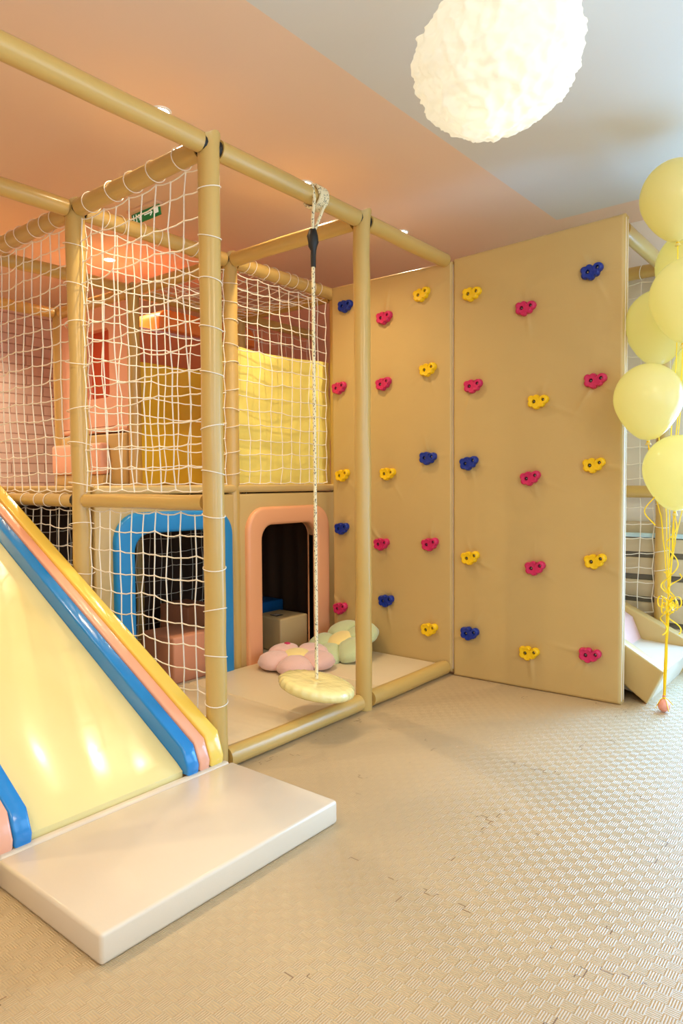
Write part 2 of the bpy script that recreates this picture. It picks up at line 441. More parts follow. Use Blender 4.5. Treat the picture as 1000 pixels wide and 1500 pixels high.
def wavy(p0, p1, z0, z1, n=90, amp=.012):
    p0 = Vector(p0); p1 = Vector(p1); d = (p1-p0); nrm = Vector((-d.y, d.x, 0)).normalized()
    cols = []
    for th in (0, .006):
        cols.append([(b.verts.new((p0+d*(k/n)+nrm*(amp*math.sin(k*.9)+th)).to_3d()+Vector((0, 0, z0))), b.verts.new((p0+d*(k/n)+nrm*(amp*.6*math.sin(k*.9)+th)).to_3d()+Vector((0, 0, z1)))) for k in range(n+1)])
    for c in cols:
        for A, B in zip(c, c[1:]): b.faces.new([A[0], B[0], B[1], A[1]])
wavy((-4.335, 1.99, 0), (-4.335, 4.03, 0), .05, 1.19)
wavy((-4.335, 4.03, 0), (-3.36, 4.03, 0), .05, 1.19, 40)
part('backdrop', mb, 'brown', cur)

# upper storey panels
def ycover():
    mb = MB(); b = mb.bm; ny, nz = 36, 34; g = {}
    for side, x in ((0, -3.395), (1, -3.44)):
        for i in range(ny+1):
            for k in range(nz+1):
                y = 2.955+1.1*i/ny; z = 1.246+.91*k/nz
                zt = z+.012*math.sin(y*5)*(k/nz)
                dx = .014*noise.noise(Vector((y*3.0, z*9, side*3)))+.01*noise.noise(Vector((y*9, z*3, 1)))
                g[side, i, k] = b.verts.new((x+dx, y, zt))
    for i in range(ny):
        for k in range(nz):
            b.faces.new([g[0, i, k], g[0, i+1, k], g[0, i+1, k+1], g[0, i, k+1]]); b.faces.new([g[1, i, k], g[1, i, k+1], g[1, i+1, k+1], g[1, i+1, k]])
    for i in range(ny):
        for k in (0, nz): b.faces.new([g[0, i, k], g[1, i, k], g[1, i+1, k], g[0, i+1, k]])
    for k in range(nz):
        for i in (0, ny): b.faces.new([g[0, i, k], g[0, i, k+1], g[1, i, k+1], g[1, i, k]])
    bmesh.ops.recalc_face_normals(b, faces=b.faces[:]); return mb
solo('deck_guard', ycover(), 'yelwall', 'bright yellow creased panel standing on the deck behind the net beside the climbing wall', 'panel', (-3.42, 3.5, 1.245), ang=80)
solo('deck_guard', MB().box(-4.46, -4.42, 3.055, 4.06, 1.246, 2.172, .014, 3), 'yellow', 'flat yellow panel at the back of the deck below the terracotta one', 'panel', (-4.44, 3.55, 1.245))
orb = thing('tunnel_housing', 'terracotta orange padded tunnel behind the back yellow panel on the deck', 'play tunnel', (-4.8, 3.6, 1.25))
part('body', MB().box(-5.3, -4.55, 3.085, 4.3, 1.246, 2.45, .03, 3), 'orangedark', orb)
part('bounce_pad', MB().box(-5.28, -4.57, 3.10, 4.28, 2.45, 2.47, .005), 'babypink', orb, 'unseen pale pink pad added for bounce light')  # unseen top, added to throw paler bounce light onto the ceiling
mb = MB().prism(arc_outline(3.32, 4.35, 2.471, 2.63, .09), 0, -5.2, -4.5, .02, 3)
part('hood', mb, 'orange', orb, 'bright orange hood')
# pink panel with the red window
pp = thing('cutout_board', 'pink padded panel with a red rectangular window on the upper deck', 'panel', (-4.95, 3.03, 1.66))
x0, x1, z0, z1 = -5.40, -4.435, 1.70, 2.615; a0, a1, c0, c1 = -5.03, -4.69, 1.92, 2.45
rr = .04
def rrect(a0, a1, c0, c1, r, n=4):
    pts = []
    for cx, cy, s in ((a1-r, c1-r, 0), (a0+r, c1-r, 1), (a0+r, c0+r, 2), (a1-r, c0+r, 3)):
        for k in range(n+1):
            t = math.pi/2*(s+k/n); pts.append((cx+r*math.cos(t), cy+r*math.sin(t)))
    return pts
def holed(out, hole, axis, lo, hi):
    """frame between two loops of the same count"""
    mb = MB(); b = mb.bm; n = len(out)
    def co(p, t): l = list(p); l.insert(axis, t); return Vector(l)
    V = {(k, s, i): b.verts.new(co((out if k == 0 else hole)[i], lo if s == 0 else hi)) for k in (0, 1) for s in (0, 1) for i in range(n)}
    for i in range(n):
        j = (i+1) % n
        b.faces.new([V[0, 0, i], V[0, 0, j], V[1, 0, j], V[1, 0, i]]); b.faces.new([V[0, 1, i], V[1, 1, i], V[1, 1, j], V[0, 1, j]])
        b.faces.new([V[0, 0, i], V[0, 1, i], V[0, 1, j], V[0, 0, j]]); b.faces.new([V[1, 0, i], V[1, 0, j], V[1, 1, j], V[1, 1, i]])
    bmesh.ops.recalc_face_normals(b, faces=b.faces[:]); return mb
part('panel', holed(rrect(x0, x1, z0, z1, .02), rrect(a0, a1, c0, c1, rr), 0+1, 2.99, 3.05), 'panelpink', pp)
part('window_pane', MB().box(a0-.03, a1+.03, 3.05, 3.07, c0-.03, c1+.03), 'red', pp, 'red pane')
part('bottom_roll', MB().tube((x0+.02, 3.0, 1.675), (x1-.02, 3.0, 1.675), .022), 'panelpink', pp)
st = thing('step_box', 'tan padded box below the pink window panel with a pink cushion front', 'step', (-4.95, 3.02, 1.245))
part('body', MB().box(-5.40, -4.45, 2.965, 3.075, 1.246, 1.64, .02, 3), 'tan', st)
part('cushion', MB().box(-5.38, -4.66, 2.88, 2.965, 1.33, 1.57, .025, 3), 'panelpink', st, 'salmon pink cushion')
part('skirt', MB().box(-5.38, -4.66, 2.90, 2.966, 1.247, 1.328, .01), 'tan', st)

# ------------------------------------------------------------------ climbing wall
H1 = [(-3.074, 3.868, 2.508, 'b'), (-2.736, 3.868, 2.374, 'p'), (-2.436, 3.868, 2.477, 'y'), (-2.744, 3.868, 1.928, 'p'), (-2.390, 3.868, 1.986, 'y'), (-3.135, 3.868, 1.936, 'p'), (-3.109, 3.868, 1.308, 'y'), (-2.713, 3.868, 1.313, 'y'), (-2.391, 3.868, 1.411, 'b'), (-3.119, 3.868, 0.924, 'b'), (-2.767, 3.868, 0.828, 'p'), (-2.376, 3.868, 0.847, 'p'), (-3.137, 3.868, 0.340, 'p'), (-2.729, 3.868, 0.437, 'b'), (-2.382, 3.868, 0.282, 'y'), ]
H2 = [(-2.077, 3.857, 2.419, 'y'), (-1.729, 3.870, 2.277, 'p'), (-1.346, 3.884, 2.419, 'b'), (-2.067, 3.857, 1.851, 'p'), (-1.651, 3.873, 1.722, 'y'), (-1.323, 3.885, 1.814, 'p'), (-2.095, 3.856, 1.372, 'b'), (-1.695, 3.871, 1.274, 'p'), (-1.326, 3.884, 1.343, 'y'), (-2.085, 3.857, 0.775, 'y'), (-1.663, 3.872, 0.740, 'p'), (-1.314, 3.885, 0.802, 'y'), (-2.089, 3.857, 0.293, 'b'), (-1.698, 3.871, 0.223, 'y'), (-1.340, 3.884, 0.263, 'p'), ]
def hold_proto():
    circ = [(-.041, .013, .020), (-.038, -.016, .020), (-.008, -.025, .021), (-.012, .018, .021), (-.02, 0, .026), (.036, .014, .025), (.022, -.012, .019), (.01, 0, .02)]
    cx, cy = -.002, 0; n = 72; prof = []
    for k in range(n):
        a = 2*math.pi*k/n; d = (math.cos(a), math.sin(a)); best = .02
        for (x, y, r) in circ:
            ox, oy = x-cx, y-cy; bq = ox*d[0]+oy*d[1]; disc = bq*bq-(ox*ox+oy*oy-r*r)
            if disc > 0: best = max(best, bq+math.sqrt(disc))
        prof.append((cx+best*d[0], cy+best*d[1]))
    bm = bmesh.new(); rings = []
    for s, dep in ((1.0, 0), (1.03, -.012), (1.01, -.026), (.95, -.034), (.86, -.037), (.74, -.0355), (.45, -.034)):
        ring = []
        for (x, y) in prof:
            tilt = .010*(x+.06)/.12
            ring.append(bm.verts.new((cx+(x-cx)*s, dep*(1+tilt*18*.35), cy+(y-cy)*s)))
        rings.append(ring)
    for A, B in zip(rings, rings[1:]):
        for k in range(n): bm.faces.new([A[k], A[(k+1) % n], B[(k+1) % n], B[k]])
    bm.faces.new(rings[-1]); bm.faces.new(rings[0][::-1])
    bmesh.ops.recalc_face_normals(bm, faces=bm.faces[:])
    me = bpy.data.meshes.new('hold_raw'); bm.to_mesh(me); bm.free()
    o = bpy.data.objects.new('hold_raw', me); C.objects.link(o)
    cuts = []
    for (x, z, r) in ((-.020, -.002, .0115), (.034, .012, .010)):
        c = MB().path([(x, -.016, z), (x, -.08, z)], r, 18)
        co = bpy.data.objects.new('cut', c.mesh('cut')); C.objects.link(co); cuts.append(co)
        md = o.modifiers.new('b', 'BOOLEAN'); md.object = co; md.operation = 'DIFFERENCE'; md.solver = 'EXACT'
    dg = bpy.context.evaluated_depsgraph_get()
    out = bpy.data.meshes.new_from_object(o.evaluated_get(dg)); out.name = 'climbing_hold'
    for p in out.polygons: p.use_smooth = True
    out.set_sharp_from_angle(angle=R(45))
    for q in cuts+[o]: bpy.data.objects.remove(q)
    out.materials.clear()
    return out
HM = {}
raw = hold_proto()
for k, nm in (('y', 'hy'), ('p', 'hp'), ('b', 'hb')):
    HM[k] = raw.copy(); HM[k].materials.append(M[nm])
bolt_me = MB().path([(0, -.015, 0), (0, -.02, 0)], [.0095, .0095], 12).path([(0, -.02, 0), (0, -.026, 0)], [.0045, .004], 8).mesh('bolt'); bolt_me.materials.append(M['black'])
bolt_me.materials.append(M['steel'])
for p in bolt_me.polygons:
    if p.center.y < -.0205: p.material_index = 1
HN = {'y': 'yellow', 'p': 'pink', 'b': 'blue'}

def climb_panel(A, B, zb, ztA, ztB, th, holds, label):
    """A, B: (x, y) of the front face's lower ends"""
    A = Vector((A[0], A[1], 0)); B = Vector((B[0], B[1], 0)); d = B-A; Lg = d.length; ux = d.normalized(); nn = Vector((ux.y, -ux.x, 0))  # towards the room
    t = thing('climbing_wall', label, 'climbing wall', (A+B)/2, 'climbing wall sections')
    hs = [(( (Vector((x, y, 0))-A).dot(ux)), z, c) for x, y, z, c in holds]
    nx, nz = 110, 270; mb = MB(); b = mb.bm; g = []
    seeds = []
    for (s, z, c) in hs:
        for q in range(3):
            an = random.uniform(0, 2*math.pi); seeds.append((s, z, math.cos(an), math.sin(an), random.uniform(.12, .3), random.uniform(.3, 1)))
    for i in range(nx+1):
        row = []
        for k in range(nz+1):
            fs = i/nx; s = fs*Lg; zt = ztA+(ztB-ztA)*fs
            f = k/nz; z = zb+(zt-zb)*f
            e = min(s, Lg-s, z-zb, zt-z); rd = .012
            off = -rd*(1-math.sqrt(max(0, 1-(1-min(e, rd)/rd)**2)))
            off += .006*min(1, e/.15)
            for (hx, hz, c) in hs:
                d2 = (s-hx)**2+(z-hz)**2
                if d2 < .09:
                    off -= .014*math.exp(-d2/.0030)
            for (hx, hz, dx, dz, ln, am) in seeds:
                px, pz = s-hx, z-hz; al = px*dx+pz*dz
                if 0 < al < ln:
                    pe = -px*dz+pz*dx
                    off += am*.008*math.exp(-(pe/.012)**2)*min(1, al/.04)*(1-al/ln)
            off += .002*noise.noise(Vector((s*5, z*5, A.x)))
            p = A+ux*s+nn*off; p.z = z
            row.append(b.verts.new(p))
        g.append(row)
    for i in range(nx):
        for k in range(nz): b.faces.new([g[i][k], g[i+1][k], g[i+1][k+1], g[i][k+1]])
    edge = [g[i][0] for i in range(nx)]+[g[nx][k] for k in range(nz)]+[g[i][nz] for i in range(nx, 0, -1)]+[g[0][k] for k in range(nz, 0, -1)]
    back = [b.verts.new(v.co-nn*(th-.02)) for v in edge]
    n = len(edge)
    for k in range(n): b.faces.new([edge[k], back[k], back[(k+1) % n], edge[(k+1) % n]])
    b.faces.new(back)
    bmesh.ops.recalc_face_normals(b, faces=b.faces[:])
    part('panel', mb, 'tan', t, ang=50)
    # piping along the front edges
    pip = MB()
    for (s, sgn) in ((Lg, -1),):
        q = A+ux*s-nn*.018
        if t.location.x > -2: q2 = q-nn*(th-.045); pip.path([(q2.x, q2.y, zb+.02), (q2.x, q2.y, ztB-.02)], .0045, 8)
        pip.path([(q.x, q.y, zb+.02), (q.x, q.y, (zb+ztA)/2), (q.x, q.y, (ztA if s == 0 else ztB)-.02)], .0045, 8)
    part('piping', pip, 'cream', t)
    ang = math.atan2(ux.y, ux.x)
    for (hx, hz, c) in hs:
        o = bpy.data.objects.new('climbing_hold', HM[c]); C.objects.link(o); o.parent = t
        p = A+ux*hx+nn*-.004; p.z = hz; o.location = p-ORG[t.name]
        o.rotation_euler = (0, R(random.uniform(-7, 7)), ang)
        o['label'] = HN[c]+' hold'
        for (x, z) in ((-.020, -.002), (.034, .012)):
            q = bpy.data.objects.new('bolt', bolt_me); C.objects.link(q); q.parent = o; q.location = (x, 0, z)
    return t
climb_panel((-3.215, 3.868), (-2.222, 3.868), .02, 2.663, 2.652, .075, H1, 'tan climbing wall panel ending at the swing bay mat, behind the rope')
climb_panel((-2.214, 3.872), (-1.176, 3.91), .0, 2.662, 2.705, .085, H2, 'tan climbing wall panel nearest the balloons, standing on the foam floor')

# ------------------------------------------------------------------ yellow slide and its landing mat
sl = thing('slide', 'padded yellow slide with blue, pink and yellow side rails coming down from the deck', 'slide', (-3.1, 1.38, 0))
zr = lambda x, o=0: .2+o+.545*(-2.2-x)
part('slide_bed', MB().prism([(-2.195, 0), (-2.195, .105), (-2.23, .13), (-2.3, .17), (-4.3, .17+.55*2.0), (-4.3, 0)], 1, 1.066, 1.694, .006, 2), 'slidebed', sl, 'pale yellow slide bed')
def rail(ya, yb, o, m, xe, lab):
    pts = [(xe+.03, .088), (xe+.035, .12), (xe, zr(xe, o)), (-4.3, zr(-4.3, o)), (-4.3, .9), (-2.5, .088)]
    part('side_rail', MB().prism(pts, 1, ya, yb, .010, 3), m, sl, lab)
rail(1.812, 1.884, .016, 'railyel', -2.2, 'golden yellow rail'); rail(1.756, 1.811, .004, 'pink', -2.2, 'pink rail'); rail(1.694, 1.755, -.004, 'blue', -2.2, 'blue rail')
rail(1.005, 1.066, -.004, 'blue', -2.2, 'blue rail'); rail(.949, 1.004, .004, 'pink', -2.2, 'pink rail'); rail(.875, .948, .016, 'railyel', -2.2, 'golden yellow rail')
lm = thing('landing_mat', 'thick cream padded mat on the floor at the foot of the yellow slide', 'mat', (-1.88, 1.43, 0))
mb = MB().box(-2.15, -1.575, .944, 1.911, 0, .086, .012, 3)
part('pad', mb, 'cream', lm)
mb = MB().box(-2.192, -2.152, .95, 1.905, 0, .088, .014, 3)
part('hinge_flap', mb, 'cream', lm)

# ------------------------------------------------------------------ nets
LOOP = {}
def net(name_label, p00, p10, p11, p01, nu, nv, sag=.02, jit=.010, r=.0032, lace=(), bulge=None, m='net'):
    p00, p10, p11, p01 = map(Vector, (p00, p10, p11, p01))
    nrm = (p10-p00).cross(p01-p00).normalized()
    cen = (p00+p10)/2
    t = thing('safety_net', name_label, 'net', cen, 'knotted cord nets')
    P = {}
    for i in range(nu+1):
        for k in range(nv+1):
            a, c = i/nu, k/nv
            q = p00.lerp(p10, a).lerp(p01.lerp(p11, a), c)
            inn = math.sin(math.pi*a)*math.sin(math.pi*c)
            edge = 0 if (i in (0, nu) or k in (0, nv)) else 1
            dx = (p10-p00).normalized(); dz = (p01-p00).normalized()
            nz = Vector((i*.47, k*.39, cen.x*7.7+cen.z*3))
            q += dx*(jit*1.3*noise.noise(nz)+random.uniform(-.5, .5)*jit)*(edge+.15)
            q += dz*(jit*1.5*noise.noise(nz+Vector((5, 3, 1)))+random.uniform(-.5, .5)*jit)*(edge+.15)
            q += nrm*(sag*inn+jit*noise.noise(nz*.7+Vector((2, 9, 4))))*edge
            # edges pulled into scallops by the lacing
            if i == 0: q += dx*.012*abs(math.sin(k*1.57))
            if i == nu: q -= dx*.012*abs(math.sin(k*1.57))
            if k == nv: q -= dz*.014*abs(math.sin(i*1.57))
            if k == 0: q += dz*.010*abs(math.sin(i*1.57))
            P[i, k] = q
    mb = MB()
    for i in range(nu+1):
        for k in range(nv+1):
            if i < nu:
                a, c = P[i, k], P[i+1, k]; mid = (a+c)/2-Vector((0, 0, .004))
                mb.path([a, mid, c], r, 5, caps=False)
            if k < nv:
                mb.path([P[i, k], P[i, k+1]], r, 5, caps=False)
            a = P[i, k]
            mb.path([a-Vector((0, 0, .005)), a, a+Vector((0, 0, .005))], [r*.8, r*2.0, r*.8], 6)
    part('mesh', mb, m, t, ang=80)
    for (c0, c1, rad, num) in lace:
        c0 = Vector(c0); c1 = Vector(c1); d = (c1-c0).normalized()
        key = round(rad, 4)
        if key not in LOOP:
            lb = MB().path([(math.cos(z)*rad, math.sin(z)*rad, .22*rad*math.cos(z+1)) for z in [2*math.pi*e/20 for e in range(20)]], .0023, 5, closed=True)
            LOOP[key] = lb.mesh('lacing_loop'); LOOP[key].materials.append(M[m])
        rot = d.to_track_quat('Z', 'Y')
        for q in range(num):
            c = c0.lerp(c1, (q+.5)/num)+d*random.uniform(-.02, .02)
            o = bpy.data.objects.new('lacing_loop', LOOP[key]); C.objects.link(o); o.parent = t
            o.location = c-ORG[t.name]; o.rotation_mode = 'QUATERNION'
            o.rotation_quaternion = rot @ Matrix.Rotation(random.uniform(0, 6.28), 3, 'Z').to_quaternion()
    return t
LR = RP+.003
net('white net between the front post and the post left of it, above the deck tube',
    (-3.262, Y1, 1.215), (-2.318, Y1, 1.215), (-2.318, Y1, 2.60), (-3.262, Y1, 2.60), 9, 13, .02, .013,
    lace=[((XA, Y1, .2), (XA, Y1, 2.6), LR, 12), ((-3.25, Y1, ZB), (-2.35, Y1, ZB), LR, 5)])
net('white net below the deck tube, between slide and front post, over the blue arch',
    (-3.262, Y1+.012, .12), (-2.318, Y1+.012, .12), (-2.318, Y1+.012, 1.125), (-3.262, Y1+.012, 1.125), 10, 10, .015, .011, lace=[((XB_, Y1, .5), (XB_, Y1, 2.6), LR+.012, 10)])
net('white net above the deck tube in front of the pink brick wall',
    (-4.325, Y1, 1.215), (-3.385, Y1, 1.215), (-3.385, Y1, 2.60), (-4.325, Y1, 2.60), 10, 14, .02, .011,
    lace=[((-4.3, Y1, ZB), (-3.4, Y1, ZB), LR, 7), ((-4.3, Y1, 1.17), (-3.4, Y1, 1.17), .038, 6)])
net('white net in the dark bay below the deck tube just above the slide rail',
    (-4.325, Y1+.012, .1), (-3.375, Y1+.012, .1), (-3.375, Y1+.012, 1.125), (-4.325, Y1+.012, 1.125), 10, 10, .015, .01)
net('white net along the deck edge, right in front of the flat back yellow panel',
    (XB_, 1.99, 1.25), (XB_, 2.94, 1.25), (XB_, 2.94, 2.60), (XB_, 1.99, 2.60), 10, 14, .02, .012,
    lace=[((XB_, Y2, 1.27), (XB_, Y2, 2.6), LR, 10), ((XB_, 2.03, ZB), (XB_, 2.9, ZB), LR, 7)])
net('white net hanging in front of the creased yellow panel beside the climbing wall',
    (XB_, 3.035, 1.25), (XB_, 3.93, 1.25), (XB_, 3.93, 2.60), (XB_, 3.035, 2.60), 9, 14, .02, .012,
    lace=[((XB_, 3.06, ZB), (XB_, 3.9, ZB), LR, 9)])
net('white net laid flat across the top of the bay behind the creased yellow panel',
    (XC_+.05, 3.04, 2.64), (XB_-.05, 3.04, 2.64), (XB_-.05, 4.0, 2.64), (XC_+.05, 4.0, 2.64), 9, 9, -.05, .012)
net('white net at the back of the upper deck behind the creased yellow panel',
    (XC_, 4.10, 1.4), (XC_, 4.9, 1.4), (XC_, 4.9, 2.60), (XC_, 4.10, 2.60), 8, 12, .02, .012)
net('white net inside the dark house in front of the brown curtain',
    (-4.25, 2.0, .12), (-4.25, 3.98, .12), (-4.25, 3.98, 1.17), (-4.25, 2.0, 1.17), 20, 10, .02, .012)
net('white net against the back wall behind the balloons, beside the climbing wall',
    (-2.2, Y4, .35), (-1.275, Y4, .35), (-1.275, Y4, 2.6), (-2.2, Y4, 2.6), 9, 22, .01, .012,
    lace=[((-1.225, Y4, .4), (-1.225, Y4, 2.6), LR, 14), ((-2.2, Y4, ZB), (-1.3, Y4, ZB), LR, 6)])

# ------------------------------------------------------------------ blocks inside the house
g = 'soft play blocks in the house'
solo('play_block', MB().box(-3.66, -3.33, 2.515, 2.84, .051, .335, .014, 3), 'salmon', 'salmon pink block standing in the blue arch doorway', 'play block', (-3.5, 2.68, .05), g)
bb = thing('play_block', 'beige block with a black tag standing in the salmon pink arch doorway', 'play block', (-3.505, 3.615, .05), g)
part('body', MB().box(-3.66, -3.37, 3.47, 3.76, .051, .29, .014, 3), 'beigeblock', bb)
tg = part('tag', MB().box(-3.545, -3.47, 3.535, 3.60, .29, .293), 'black', bb, 'black tag with pale lettering')
mk = MB()
for k in range(4):
    y = 3.545+k*.0125
    mk.box(-3.535+.003*(k % 2), -3.485, y, y+.004, .293, .2945); mk.box(-3.515, -3.510, y, y+.010, .293, .2945)
part('lettering', mk, 'grey', tg, 'pale grey lettering')
solo('play_block', MB().box(-4.15, -3.80, 3.50, 3.95, .051, .33, .014, 3), 'navy', 'deep blue block behind the beige block in the dark house', 'play block', (-3.98, 3.7, .05), g)
solo('play_block', MB().box(-4.1, -3.78, 2.98, 3.22, .051, .40, .014, 3), 'salmon', 'salmon pink block at the back of the house behind the salmon doorway block', 'play block', (-3.95, 3.1, .05), g)
solo('play_block', MB().box(-3.76, -3.66, 2.93, 3.2, .051, .26, .014, 3), 'navy', 'deep blue block leaning at the salmon block far back in the house', 'play block', (-3.7, 3.05, .05), g)
solo('play_block', MB().box(-4.0, -3.72, 2.36, 2.60, .051, .16, .014, 3), 'navy', 'low deep blue block left of the salmon doorway block, by the slide rail', 'play block', (-3.85, 2.48, .05), g)

# ------------------------------------------------------------------ rope swing
sw = thing('disc_swing', 'pale yellow round disc swing hanging on one rope from the top beam', 'swing', (XA, 2.594, .2))
mb = MB(); n = 72; prof = []
b = mb.bm
Rd = .195; rings = []
for (rr_, h, wr) in ((.0001, .030, 0), (.012, .024, 0), (.05, .029, 0), (.11, .029, .05), (.160, .027, .15), (.178, .023, .5), (.189, .014, 1), (.194, .002, 1.2), (.194, -.010, 1.2), (.188, -.022, 1), (.175, -.029, .6), (.1, -.032, 0), (.0001, -.032, 0)):
    ring = []
    for k in range(n):
        a = 2*math.pi*k/n
        w_ = wr*(.0032*math.sin(k*2*math.pi/n*24)+.002*math.sin(k*2*math.pi/n*37+1))
        ring.append(b.verts.new(((rr_+w_)*math.cos(a), (rr_+w_)*math.sin(a), h+w_*.6)))
    rings.append(ring)
for A, B in zip(rings, rings[1:]):
    for k in range(n): b.faces.new([A[k], A[(k+1) % n], B[(k+1) % n], B[k]])
bmesh.ops.remove_doubles(b, verts=b.verts[:], dist=.0005)
bmesh.ops.recalc_face_normals(b, faces=b.faces[:])
tiltaxis = Vector((math.cos(R(39+90)), math.sin(R(39+90)), 0))     # tips down towards the near right
mb.xform(Matrix.Translation((XA, 2.594, .225)) @ Matrix.Rotation(R(11), 4, tiltaxis))
part('seat', mb, 'swing', sw, ang=70)
part('rope', MB().path([(XA, 2.594, .26), (XA, 2.595, 1.0), (XA, 2.592, 1.8), (XA, 2.594, 2.36)], .0085, 10), 'rope', sw, 'cream rope with dark flecks')
lp = MB()
lp.path([(XA, 2.594, 2.48), (XA+.02, 2.57, 2.55), (XA+.045, 2.555, 2.63), (XA+.03, 2.557, 2.70)], .008, 8)
lp.path([(XA, 2.594, 2.48), (XA+.02, 2.615, 2.55), (XA+.045, 2.635, 2.63), (XA+.03, 2.637, 2.70)], .008, 8)
hel = []
for k in range(110):
    a = k*.36; hel.append((XA+.053*math.cos(a), 2.585+.066*k/110, ZB+.053*math.sin(a)))
lp.path(hel, .008, 8)
part('hanging_loop', lp, 'rope', sw, 'cream rope wound round the beam')
kn = MB().path([(XA, 2.594, 2.505), (XA, 2.594, 2.495), (XA, 2.590, 2.47), (XA, 2.597, 2.44), (XA, 2.592, 2.42), (XA, 2.597, 2.40), (XA, 2.595, 2.375), (XA, 2.595, 2.32)], [.016, .02, .028, .026, .022, .014, .0135, .0125], 14)
part('taped_knot', kn, 'tape', sw, 'black taped knot')

# ------------------------------------------------------------------ flower cushions
def flower(label, loc, Rf, T, rotz, tilt, m, phase):
    t = thing('flower_cushion', label, 'cushion', loc, 'flower cushions on the swing bay mat')
    Mx = Matrix.Translation(loc) @ Matrix.Rotation(tilt[0], 4, 'X') @ Matrix.Rotation(tilt[1], 4, 'Y') @ Matrix.Rotation(rotz, 4, 'Z')
    mb = MB(); b = mb.bm; na, nr = 100, 16; top = []; bot = []
    for k in range(na):
        a = 2*math.pi*k/na
        lobe = abs(math.cos(2.5*a))**.55; Ro = Rf*(.77+.23*lobe); tr, br_ = [], []
        for j in range(1, nr+1):
            q = j/nr
            h = T*(1-q**3.2)**.5*(.62+.38*q*lobe if q > .3 else .62+.38*.3*lobe)
            groove = 1-.32*(1-lobe)**2*min(1, q*1.6)
            hh = h*groove*(1-.25*math.exp(-(q/.28)**2))
            hh += .004*noise.noise(Vector((q*6*math.cos(a), q*6*math.sin(a), phase)))*(1-q)
            tr.append(b.verts.new((Ro*q*math.cos(a), Ro*q*math.sin(a), hh)))
            br_.append(b.verts.new((Ro*q*math.cos(a), Ro*q*math.sin(a), -hh*.55)) if j < nr else tr[-1])
        top.append(tr); bot.append(br_)
    c1 = b.verts.new((0, 0, T*.52)); c2 = b.verts.new((0, 0, -T*.3))
    for k in range(na):
        A, B = top[k], top[(k+1) % na]; b.faces.new([c1, A[0], B[0]])
        for j in range(nr-1): b.faces.new([A[j], A[j+1], B[j+1], B[j]])
        A, B = bot[k], bot[(k+1) % na]; b.faces.new([c2, B[0], A[0]])
        for j in range(nr-1): b.faces.new([A[j], B[j], B[j+1], A[j+1]])
    bmesh.ops.recalc_face_normals(b, faces=b.faces[:])
    mb.xform(Mx); part('petals', mb, m, t, ang=80)
    c = MB(); pr = []
    for q in (0, .3, .6, .85, 1.0): pr.append((Rf*.33*q, T*.56+T*.2*math.sqrt(max(0, 1-q*q))))
    c.lathe(pr[::-1], (0, 0, 0), 32); c.xform(Mx); part('flower_centre', c, 'plushyel', t, 'pale yellow centre', ang=80)
    return t, Mx
ft, Mx = flower('pink plush flower cushion lying on the mat under the swing, by the salmon arch', (-2.985, 3.22, .115), .255, .085, R(20), (R(4), R(3)), 'plushpink', 1)
em = MB().path([(-.125, .10, .066), (-.108, .112, .066), (-.095, .102, .067), (-.105, .090, .067)], .007, 8, closed=True)
em.xform(Mx); part('embroidery', em, 'hp', ft, 'small pink embroidered bow')
flower('pale green plush flower cushion leaning on the foot of the climbing wall', (-2.93, 3.615, .15), .27, .09, R(50), (R(24), R(-4)), 'plushgreen', 5)

# ------------------------------------------------------------------ cloud lamp
cl = thing('pendant_lamp', 'big glowing white cloud lamp hanging below the pale ceiling', 'pendant lamp', (-1.11, 2.28, 2.72))
bm = bmesh.new(); bmesh.ops.create_icosphere(bm, subdivisions=6, radius=1)
for v in bm.verts:
    d = v.co.normalized(); q = d*6.2
    q = q+Vector((noise.noise(d*4), noise.noise(d*4+Vector((7, 1, 2))), noise.noise(d*4+Vector((1, 9, 5)))))*.6
    c1 = noise.voronoi(q)[0][0]; c2 = noise.voronoi(d*10.5+Vector((3, 1, 7)))[0][0]
    s = .975+.09*min(1, c1*1.2)**2+.04*min(1, c2*1.1)**2+.03*noise.noise(d*1.7)
    v.co = Vector((d.x*.282*s, d.y*.282*s, d.z*.228*s))
mb = MB(); mb.merge(bm)
mb.xform(Matrix.Translation((-1.115, 2.265, 2.73)) @ Matrix.Rotation(R(15), 4, Vector((.777, .629, 0)).cross(Vector((0, 0, 1)))) )
def cloud_mat():
    m = bpy.data.materials.new('glowing_wool'); m.use_nodes = True
    nt = m.node_tree; N = nt.nodes.new; L = nt.links.new; b = nt.nodes['Principled BSDF']
    b.inputs['Base Color'].default_value = (.88, .86, .80, 1); b.inputs['Roughness'].default_value = .9
    b.inputs['Emission Color'].default_value = (1, .95, .80, 1); b.inputs['Emission Strength'].default_value = GLOW
    t = N('ShaderNodeBsdfTranslucent'); t.inputs['Color'].default_value = (.9, .84, .7, 1)
    ms = N('ShaderNodeMixShader'); ms.inputs['Fac'].default_value = .5
    L(b.outputs[0], ms.inputs[1]); L(t.outputs[0], ms.inputs[2]); L(ms.outputs[0], nt.nodes['Material Output'].inputs['Surface'])
    return m
part('shade', mb, cloud_mat(), cl, ang=180)
part('cord', MB().path([(-1.10, 2.275, 2.95), (-1.10, 2.275, 3.05)], .006, 8), 'white', cl)

BULBS = [(-1.12, 2.24, 2.60), (-1.02, 2.30, 2.76), (-1.2, 2.25, 2.76)]
